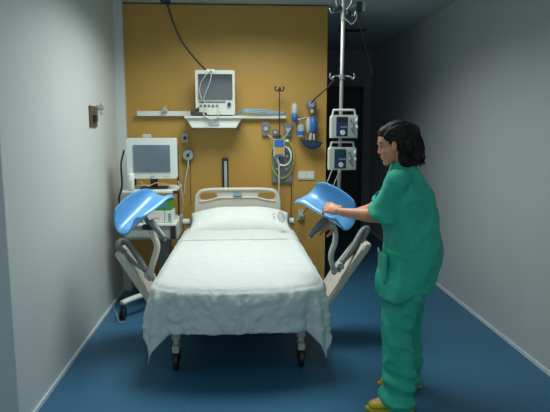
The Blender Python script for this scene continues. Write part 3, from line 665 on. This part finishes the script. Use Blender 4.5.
cable('infusion_line', 'clear line dropping straight from the lower infusion pump beside the pole', [at(340, 170, 3.98), at(337, 177, 3.98), at(333.5, 186, 3.98), at(332, 198, 4.0)], .0035, 'tube')
# ------------------------------------------------------------------ left wall fitting
c = at(98, 115, 4.36)
lf = thing('wall_bracket', 'small brown wall plate with pale hook high on the left wall', 'bracket', (XL, 4.36, c.z))
bm = B(); z0 = at(98, 127, 4.36).z; z1 = at(98, 106, 4.36).z; box(bm, XL, XL+.012, 4.26, 4.46, z0, z1, .003); link('plate', bm, M['wood'], lf)
bm = B(); bxc(bm, (XL+.02, 4.36, (z0+z1)/2-.015), (.03, .06, .05), .006); link('latch', bm, M['black'], lf)
bm = B(); cyl(bm, (XL+.0, 4.50, z1-.01), (XL+.05, 4.50, z1-.005), .020); ell(bm, (XL+.045, 4.50, z1+.01), (.014, .024, .026)); ell(bm, (XL+.038, 4.50, z1-.045), (.012, .022, .018)); cyl(bm, (XL+.042, 4.50, z1), (XL+.038, 4.50, z1-.045), .008); link('hook', bm, M['lgrey'], lf, True)
# ------------------------------------------------------------------ the woman
per = thing('person', 'woman in green scrubs and yellow clogs holding the right blue leg trough', 'person', (.92, 3.0, 0))
fwd = V((-.88, .475, 0)).normalized(); lat = V((-fwd.y, fwd.x, 0))   # lat: her left, towards the camera
def seg(bm, pts, rad, n=18):
    """tapered limb: spheres at joints, cones between (fused later)"""
    for i, (p, r) in enumerate(zip(pts, rad)):
        ell(bm, p, (r, r, r), None, 16, 12)
        if i: cyl(bm, pts[i-1], p, rad[i-1], n, r)
def eloft(bm, rings, f=fwd, l=lat, n=40):
    """rings: (centre, half depth along f, half width along l)"""
    R = []
    for c, a, b in rings:
        c = V(c); R.append([bm.verts.new(c+f*a*math.cos(2*math.pi*s/n)+l*b*math.sin(2*math.pi*s/n)) for s in range(n)])
    for P, Q in zip(R, R[1:]):
        for s in range(n): bm.faces.new((P[s], P[(s+1) % n], Q[(s+1) % n], Q[s]))
    bm.faces.new(R[0][::-1]); bm.faces.new(R[-1])
shL = V((.900, 3.01, 1.265))+lat*.155; shR = V((.900, 3.01, 1.265))-lat*.150
elL = at(384, 217, 2.97); wrL = at(341, 212, 3.14)
elR = at(372, 209, 3.34); wrR = at(334, 221.5, 3.50)
hipL = V((.965, 3.0, .80))+lat*.09; hipR = V((.965, 3.0, .80))-lat*.09
anL = V((.855, 2.815, .09)); anR = V((.995, 3.10, .09))
knL = hipL.lerp(anL, .5)+fwd*.035; knR = hipR.lerp(anR, .5)+fwd*.035
def hand(bm, W_, d, nrm, side, curls, spread=.0, thumb=(.6, .7, .4), s=1.0):
    """W_ wrist; d towards the fingers; nrm palm-facing direction; side +1/-1 puts the thumb"""
    d = V(d).normalized(); nrm = V(nrm); nrm = (nrm-d*nrm.dot(d)).normalized(); c = d.cross(nrm)*side   # c: towards little finger
    rot = Matrix((d, c, nrm)).transposed()
    ell(bm, W_+d*.050*s, (.052*s, .038*s, .015*s), rot); ell(bm, W_+d*.072*s, (.026*s, .040*s, .013*s), rot)
    ell(bm, W_+d*.030*s-c*.022*s+nrm*.006, (.032*s, .015*s, .014*s), rot)
    cyl(bm, W_-d*.02, W_+d*.03, .024*s, 14, .022*s)
    for i in range(4):
        o = (i-1.5)*.0195*s; ln = (.92, 1.03, .97, .78)[i]*s
        p = W_+d*(.088-.004*abs(i-1.3))*s+c*o; ang = curls[i][0] if isinstance(curls[i], tuple) else curls[i]
        dd = (d+c*(i-1.5)*spread).normalized(); pts = [p-dd*.02, p]; tot = 0
        for L_, kk in ((.040, .6), (.026, 1.0), (.020, .75)):
            tot += ang*kk; q = dd*math.cos(tot)+nrm*math.sin(tot); p = p+q*L_*ln; pts.append(p)
        seg(bm, pts, [.0095*s, .0098*s, .0085*s, .0078*s, .0066*s], 12)
    p = W_+d*.022*s-c*.030*s+nrm*.004; td = (d*thumb[0]-c*thumb[1]+nrm*thumb[2]).normalized(); td2 = (d*(thumb[0]+.5)-c*thumb[1]*.5+nrm*thumb[2]).normalized()
    seg(bm, [p, p+td*.036*s, p+td*.036*s+td2*.030*s, p+td*.036*s+td2*.030*s+(td2+d*.2).normalized()*.022*s], [.014*s, .0115*s, .0098*s, .0078*s], 12)
# head frame
hc = at(394.5, 143.5, 2.985)
hf = V((-.975, .13, 0)).normalized(); hl_ = V((-hf.y, hf.x, 0)); tilt = .26
hf2 = (hf*math.cos(tilt)-V((0, 0, 1))*math.sin(tilt)); hu = hf2.cross(hl_)
HR = Matrix((hf2, hl_, hu)).transposed()
HS = .98
def H(x, y, z): return hc+(hf2*x+hl_*y+hu*z)*HS
bm = B()
# head
def he(x, y, z, rx, ry, rz, rot=None): ell(bm, H(x, y, z), (rx*HS, ry*HS, rz*HS), HR @ rot if rot else HR)
he(-.018, 0, .035, .092, .074, .080); he(.030, 0, .030, .055, .062, .062); he(.030, 0, -.030, .052, .056, .066)
he(.048, 0, -.062, .036, .042, .040); he(.066, 0, -.092, .021, .024, .018)
he(.078, 0, .022, .014, .040, .010); he(.062, .030, -.028, .022, .020, .022); he(.062, -.030, -.028, .022, .020, .022)
he(-.005, 0, -.050, .050, .050, .045)
cyl(bm, H(.078, 0, .012), H(.090, 0, -.024), .0085, 12, .0105); ell(bm, H(.092, 0, -.027), (.0110, .011, .0090), HR); ell(bm, H(.074, 0, -.054), (.0150, .030, .026), HR)
ell(bm, H(.088, .011, -.031), (.009, .007, .007), HR); ell(bm, H(.088, -.011, -.031), (.009, .007, .007), HR)
ell(bm, H(.083, 0, -.056), (.010, .021, .0065), HR); ell(bm, H(.080, 0, -.067), (.010, .018, .0065), HR)
for s in (-1, 1):
    he(.016, s*.080, -.010, .016, .010, .029, Matrix.Rotation(-.2, 3, 'Y')); he(.018, s*.070, -.034, .009, .007, .011)
nb = V((.905, 3.01, 1.29))
seg(bm, [H(-.022, 0, -.045), H(-.035, 0, -.10), nb+fwd*-.01], [.052, .050, .058])
# torso under the clothes
eloft(bm, [((.965, 3.0, .74), .10, .13), ((.965, 3.0, .82), .13, .165), ((.955, 3.0, .95), .11, .145), ((.93, 3.0, 1.08), .11, .145), ((.915, 3.0, 1.18), .115, .155), ((.905, 3.01, 1.26), .08, .15), ((.90, 3.01, 1.31), .05, .07)])
seg(bm, [nb, shL+V((0, 0, .0)), shL.lerp(elL, .5), elL], [.055, .048, .043, .037]); seg(bm, [nb, shR, shR.lerp(elR, .5), elR], [.055, .048, .042, .036])
seg(bm, [elL, elL.lerp(wrL, .35)+V((0, 0, .0)), elL.lerp(wrL, .75), wrL], [.038, .040, .029, .024]); seg(bm, [elR, elR.lerp(wrR, .35), elR.lerp(wrR, .75), wrR], [.036, .037, .028, .023])
seg(bm, [hipL, hipL.lerp(knL, .5), knL, knL.lerp(anL, .3)-fwd*.01, anL], [.09, .075, .055, .055, .036]); seg(bm, [hipR, hipR.lerp(knR, .5), knR, knR.lerp(anR, .3)-fwd*.01, anR], [.09, .075, .055, .055, .036])
# feet (inside the clogs)
for an, fd in ((anL, V((-.97, .1, 0))), (anR, V((-.97, .15, 0)))):
    fd.normalize(); seg(bm, [an-fd*.03+V((0, 0, -.04)), an+fd*.04+V((0, 0, -.03)), an+fd*.11+V((0, 0, -.05)), an+fd*.14+V((0, 0, -.055))], [.03, .032, .028, .02])
# hands
dL = (at(318, 206, 3.25)-wrL).normalized()
hand(bm, wrL, dL+V((0, 0, .10)), V((.15, .75, -.65)), 1, [.55, .6, .65, .7], .05, (.7, .35, .6))
dR = (at(306, 234, 3.42)-wrR).normalized()
hand(bm, wrR, dR, V((-.1, -.9, .15)), 1, [.35, .45, .5, .6], .14, (.7, .7, .2))
body = link('body', bm, M['skin'], per, True); remesh(body, .0042, 3, .4)
# eyes, brows, mouth
for s in (-1, 1):
    bm = B(); ell(bm, H(.0655, s*.029, .003), (.0105, .010, .006), HR); e_ = link('eye', bm, M['eyew'], per, True)
    bm = B(); ell(bm, H(.0752, s*.030, .003), (.003, .0045, .0045), HR); link('iris', bm, M['black'], e_, True)
    bm = B(); sweep(bm, [H(.084, s*.014, .024), H(.084, s*.030, .029), H(.074, s*.048, .024)], [.003, .004, .002], 8); link('eyebrow', bm, M['hair'], per, True)
    bm = B(); sweep(bm, [H(.078, s*.018, .011), H(.082, s*.030, .015), H(.074, s*.042, .009)], [.002, .0035, .002], 8); link('eyelid', bm, M['skin'], per, True)
bm = B(); ell(bm, H(.0865, 0, -.0565), (.0070, .015, .0038), HR); ell(bm, H(.0835, 0, -.066), (.0072, .014, .0040), HR); link('lips', bm, M['lip'], per, True)
# hair
bm = B()
def hh(x, y, z, rx, ry, rz): ell(bm, H(x, y, z), (rx*HS, ry*HS, rz*HS), HR)
hh(-.028, 0, .050, .092, .081, .074); hh(.018, 0, .068, .060, .066, .042); hh(-.062, 0, .018, .072, .080, .076)
for s in (-1, 1): hh(-.050, s*.058, .030, .050, .024, .055); hh(.010, s*.063, .030, .030, .015, .038); hh(.030, s*.058, .050, .030, .012, .026); hh(-.024, s*.066, -.004, .030, .020, .060); hh(-.062, s*.050, -.030, .034, .032, .050)
hh(-.085, 0, -.030, .052, .070, .060); hh(-.100, .005, -.050, .046, .062, .060); hh(-.112, 0, .030, .032, .044, .036); hh(-.124, .005, .052, .022, .030, .022)
hh(-.082, .0, -.100, .042, .060, .048); hh(-.036, 0, -.085, .036, .066, .058); hh(-.022, .040, -.085, .030, .032, .052); hh(-.022, -.040, -.085, .030, .032, .052); hh(-.040, 0, -.125, .036, .066, .036); hh(-.070, 0, -.125, .034, .056, .034)
for k in range(110):
    a = random.uniform(-1.5, 1.5); z = random.uniform(-.125, .06); x = -.092-.052*math.cos(a)*(1-abs(z+.03)*2.5)+random.uniform(-.008, .010); y = .066*math.sin(a)
    sweep(bm, [H(x+.02, y*.9, z+.035), H(x, y, z), H(x-.004+random.uniform(-.008, .004), y+random.uniform(-.01, .01), z-.042)], [.005, .0055, .0025], 6, k=3)
hr_ = link('hair', bm, M['hair'], per, True); remesh(hr_, .0032, 1, .4)
NN = [v.normal.copy() for v in hr_.data.vertices]
for v, nn in zip(hr_.data.vertices, NN):
    q = HR.transposed() @ (v.co-hc)
    n_ = .005*noise.noise(V((q.x*18, q.y*60, q.z*30)))+.003*noise.noise(V((q.x*40, q.y*140, q.z*60)))
    v.co += nn*n_
bm = B(); p = H(-.118, .055, .040)
for k in range(5): sweep(bm, [p+hf2*(-.02+.01*k)+hu*.02, p+hl_*.010+hf2*(-.02+.01*k), p+hf2*(-.02+.01*k)-hu*.022], .003, 6)
link('hair_clip', bm, M['black'], per, True)
# scrub top
bm = B()
eloft(bm, [((.925, 2.985, .615), .155, .195), ((.93, 2.99, .70), .160, .198), ((.955, 3.0, .80), .162, .198), ((.965, 3.0, .90), .158, .190), ((.952, 3.0, 1.0), .150, .182), ((.932, 3.0, 1.10), .146, .180), ((.918, 3.0, 1.18), .140, .182), ((.908, 3.01, 1.25), .115, .180), ((.905, 3.01, 1.305), .085, .130), ((.903, 3.01, 1.345), .066, .074), ((.900, 3.01, 1.36), .060, .062)])
def sleeve(sh_, el_, r0, r1, f, k):
    e = sh_.lerp(el_, f)+V((0, 0, -.006)); seg(bm, [V((.905, 3.01, 1.265)), sh_, sh_.lerp(e, .5)], [.070, .068, r0])
    dd = (el_-sh_).normalized(); cyl(bm, sh_.lerp(e, .5), e, r0, 28, r1)
sleeve(shL, elL, .074, .098, .88, 1); sleeve(shR, elR, .056, .058, .80, 1)
top = link('scrub_top', bm, M['scrub'], per, True); remesh(top, .0075, 3, .5)
NN = [v.normal.copy() for v in top.data.vertices]
for v, nn in zip(top.data.vertices, NN):
    p = v.co.copy(); z = p.z
    s1 = noise.noise(V((p.x*6+z*3, p.y*6, z*2.5)))*.012
    s2 = math.sin((p.dot(lat))*34+z*9+4*noise.noise(V((p.x*3, p.y*3, z*2))))*.005*max(0, min(1, (1.15-z)/.35))
    s3 = noise.noise(V((p.x*16, p.y*16, z*9)))*.006
    s4 = .010*max(0, 1-abs(noise.noise(V((p.x*5+z*4, p.y*5, z*4-p.x*3))))*4)
    v.co += nn*(s1*1.3+s2*1.3+s3*1.5+s4)
    if z < .64 and v.normal.z < -.5: pass
for v in top.data.vertices:      # back hem rides higher
    if v.co.z < .72:
        k = max(0, (v.co-V((.94, 3.0, 0))).dot(-fwd))/.16; v.co.z += .05*k*(.72-v.co.z)/.1
bm = B(); p = V((.903, 3.01, 1.345))
sweep(bm, [p-fwd*.055+V((0, 0, .012)), p-fwd*.02+lat*.066+V((0, 0, .010)), p+fwd*.03+lat*.055+V((0, 0, -.004)), p+fwd*.085+V((0, 0, -.055)), p+fwd*.03-lat*.055+V((0, 0, -.004)), p-fwd*.02-lat*.066+V((0, 0, .010)), p-fwd*.055+V((0, 0, .012))], .007, 8)
link('neckband', bm, M['scrub'], top, True)
def surf(z, a, off):   # point on the tunic front/side: angle a from fwd towards lat
    cc = V((.945, 2.995, z)); return cc+fwd*(.160+off)*math.cos(a)+lat*(.196+off)*math.sin(a)
bm = B(); g = []
for i in range(9):
    row = []
    for j in range(9):
        a = math.radians(18+42*j/8); z = .70+.17*i/8; row.append(bm.verts.new(surf(z, a, .010+.003*math.sin(j*1.2))))
    g.append(row)
for i in range(8):
    for j in range(8): bm.faces.new((g[i][j], g[i][j+1], g[i+1][j+1], g[i+1][j]))
pk = link('pocket', bm, M['scrub'], top, True); s = pk.modifiers.new('s', 'SOLIDIFY'); s.thickness = .005
bm = B(); q = surf(.865, math.radians(28), .014); cyl(bm, q, q+V((0, 0, .022)), .004, 10); link('pen', bm, M['white'], pk)
q = at(377, 193, 2.93); 
bm = B(); q = V((.918, 3.0, 1.17))+fwd*.150+lat*.05; bxc(bm, q, (.012, .05, .05), .003, Matrix.Rotation(math.atan2(fwd.y, fwd.x), 3, 'Z')); link('badge', bm, M['blue'], top)
# trousers
bm = B()
def leg(hip, kn, an, sgn):
    r = []
    eloft(bm, [(hip+V((0, 0, .08)), .13, .11), (hip+V((0, 0, -.05)), .115, .105), (hip.lerp(kn, .55), .098, .092), (kn, .086, .080), (kn.lerp(an, .45), .084, .076), (kn.lerp(an, .85), .084, .076), (V((an.x, an.y, .045))+fwd*.012, .098, .080), (V((an.x, an.y, .026))+fwd*.012, .096, .078)])
leg(hipL, knL, anL+V((.005, 0, 0)), 1); leg(hipR, knR, anR, -1)
eloft(bm, [((.965, 3.0, .74), .12, .18), ((.965, 3.0, .88), .13, .175), ((.96, 3.0, .95), .12, .16)])
tr = link('scrub_trousers', bm, M['scrub'], per, True); remesh(tr, .0075, 4, .5)
NN = [v.normal.copy() for v in tr.data.vertices]
for v, nn in zip(tr.data.vertices, NN):
    p = v.co.copy(); z = p.z
    low = max(0, min(1, (.32-z)/.25)); s1 = noise.noise(V((p.x*7, p.y*7, z*3.5)))*.014
    s2 = math.sin(z*62+p.x*22-p.y*14+5*noise.noise(V((p.x*5, p.y*5, z*5))))*.008*low
    s3 = math.sin((p.x-p.y)*38+z*6)*.005*(1-low)
    up_ = 1 if z > .05 else .3
    s4 = .010*max(0, 1-abs(noise.noise(V((p.x*6+z*5, p.y*6, z*5-p.x*3))))*4)
    v.co += nn*(s1*1.2+s2*1.3+s3*1.4+s4)*up_
# clogs
for an, fd, nm in ((anL, V((-.97, .10, 0)), 1), (anR, V((-.98, .12, 0)), 2)):
    fd.normalize(); ld = V((-fd.y, fd.x, 0)); R3 = Matrix((fd, ld, V((0, 0, 1)))).transposed()
    base = V((an.x, an.y, 0)); bm = B()
    prof = [(-.075, .030, .050), (-.05, .036, .062), (0, .036, .064), (.05, .040, .062), (.10, .045, .056), (.14, .040, .044), (.165, .024, .030)]
    R_ = []; n = 24
    for t, w, hgt in prof:
        row = []
        for s in range(n):
            a = 2*math.pi*s/n; cz = hgt/2+.012; row.append(bm.verts.new(base+fd*t+ld*w*math.cos(a)*(1 if math.sin(a) < 0 else .92)+V((0, 0, cz+hgt/2*math.sin(a)))))
        R_.append(row)
    for P, Q in zip(R_, R_[1:]):
        for s in range(n): bm.faces.new((P[s], P[(s+1) % n], Q[(s+1) % n], Q[s]))
    bm.faces.new(R_[0][::-1]); bm.faces.new(R_[-1])
    cg = link('clog', bm, M['clog'], per, True); sb = cg.modifiers.new('s', 'SUBSURF'); sb.levels = 1; sb.render_levels = 1
    bm = B(); pl = [(-.085, -.02), (-.085, .02), (-.05, .036), (0, .036), (.06, .042), (.11, .045), (.15, .036), (.178, .012), (.178, -.012), (.15, -.036), (.11, -.045), (.06, -.042), (0, -.036), (-.05, -.036)]
    prism(bm, pl, lambda a, b: base+fd*a+ld*b, lambda a, b: base+fd*a+ld*b+V((0, 0, .020)), .004); link('sole', bm, M['clog'], cg)
# ------------------------------------------------------------------ light
def area(name, loc, rot, sx, sy, power, col, spread=math.pi):
    l = bpy.data.lights.new(name, 'AREA'); l.shape = 'RECTANGLE'; l.size = sx; l.size_y = sy; l.energy = power; l.color = col; l.spread = spread
    o = bpy.data.objects.new(name, l); COL.objects.link(o); o.location = loc; o.rotation_euler = rot; return o
area('ceiling_light', (.05, 3.95, ZC-.02), (0, 0, 0), .9, 1.1, 38, (.95, 1.0, .97), math.radians(150))
area('near_fill_light', (.2, 1.2, ZC-.02), (0, 0, 0), 1.2, 1.2, 8, (.82, .95, .98))  # soft secondary fill added near the camera, no known fixture
area('rear_fill_light', (-.2, -1.3, 1.85), (math.radians(88), 0, 0), 2.8, 1.3, 26, (.80, .94, .98))  # broad bluish fill added behind the camera to lift woman and ceiling
w = bpy.data.worlds.new('world'); C.world = w; w.use_nodes = True
w.node_tree.nodes['Background'].inputs[0].default_value = (.5, .6, .7, 1); w.node_tree.nodes['Background'].inputs[1].default_value = .02
C.view_settings.view_transform = 'Standard'; C.view_settings.look = 'None'; C.view_settings.exposure = 0
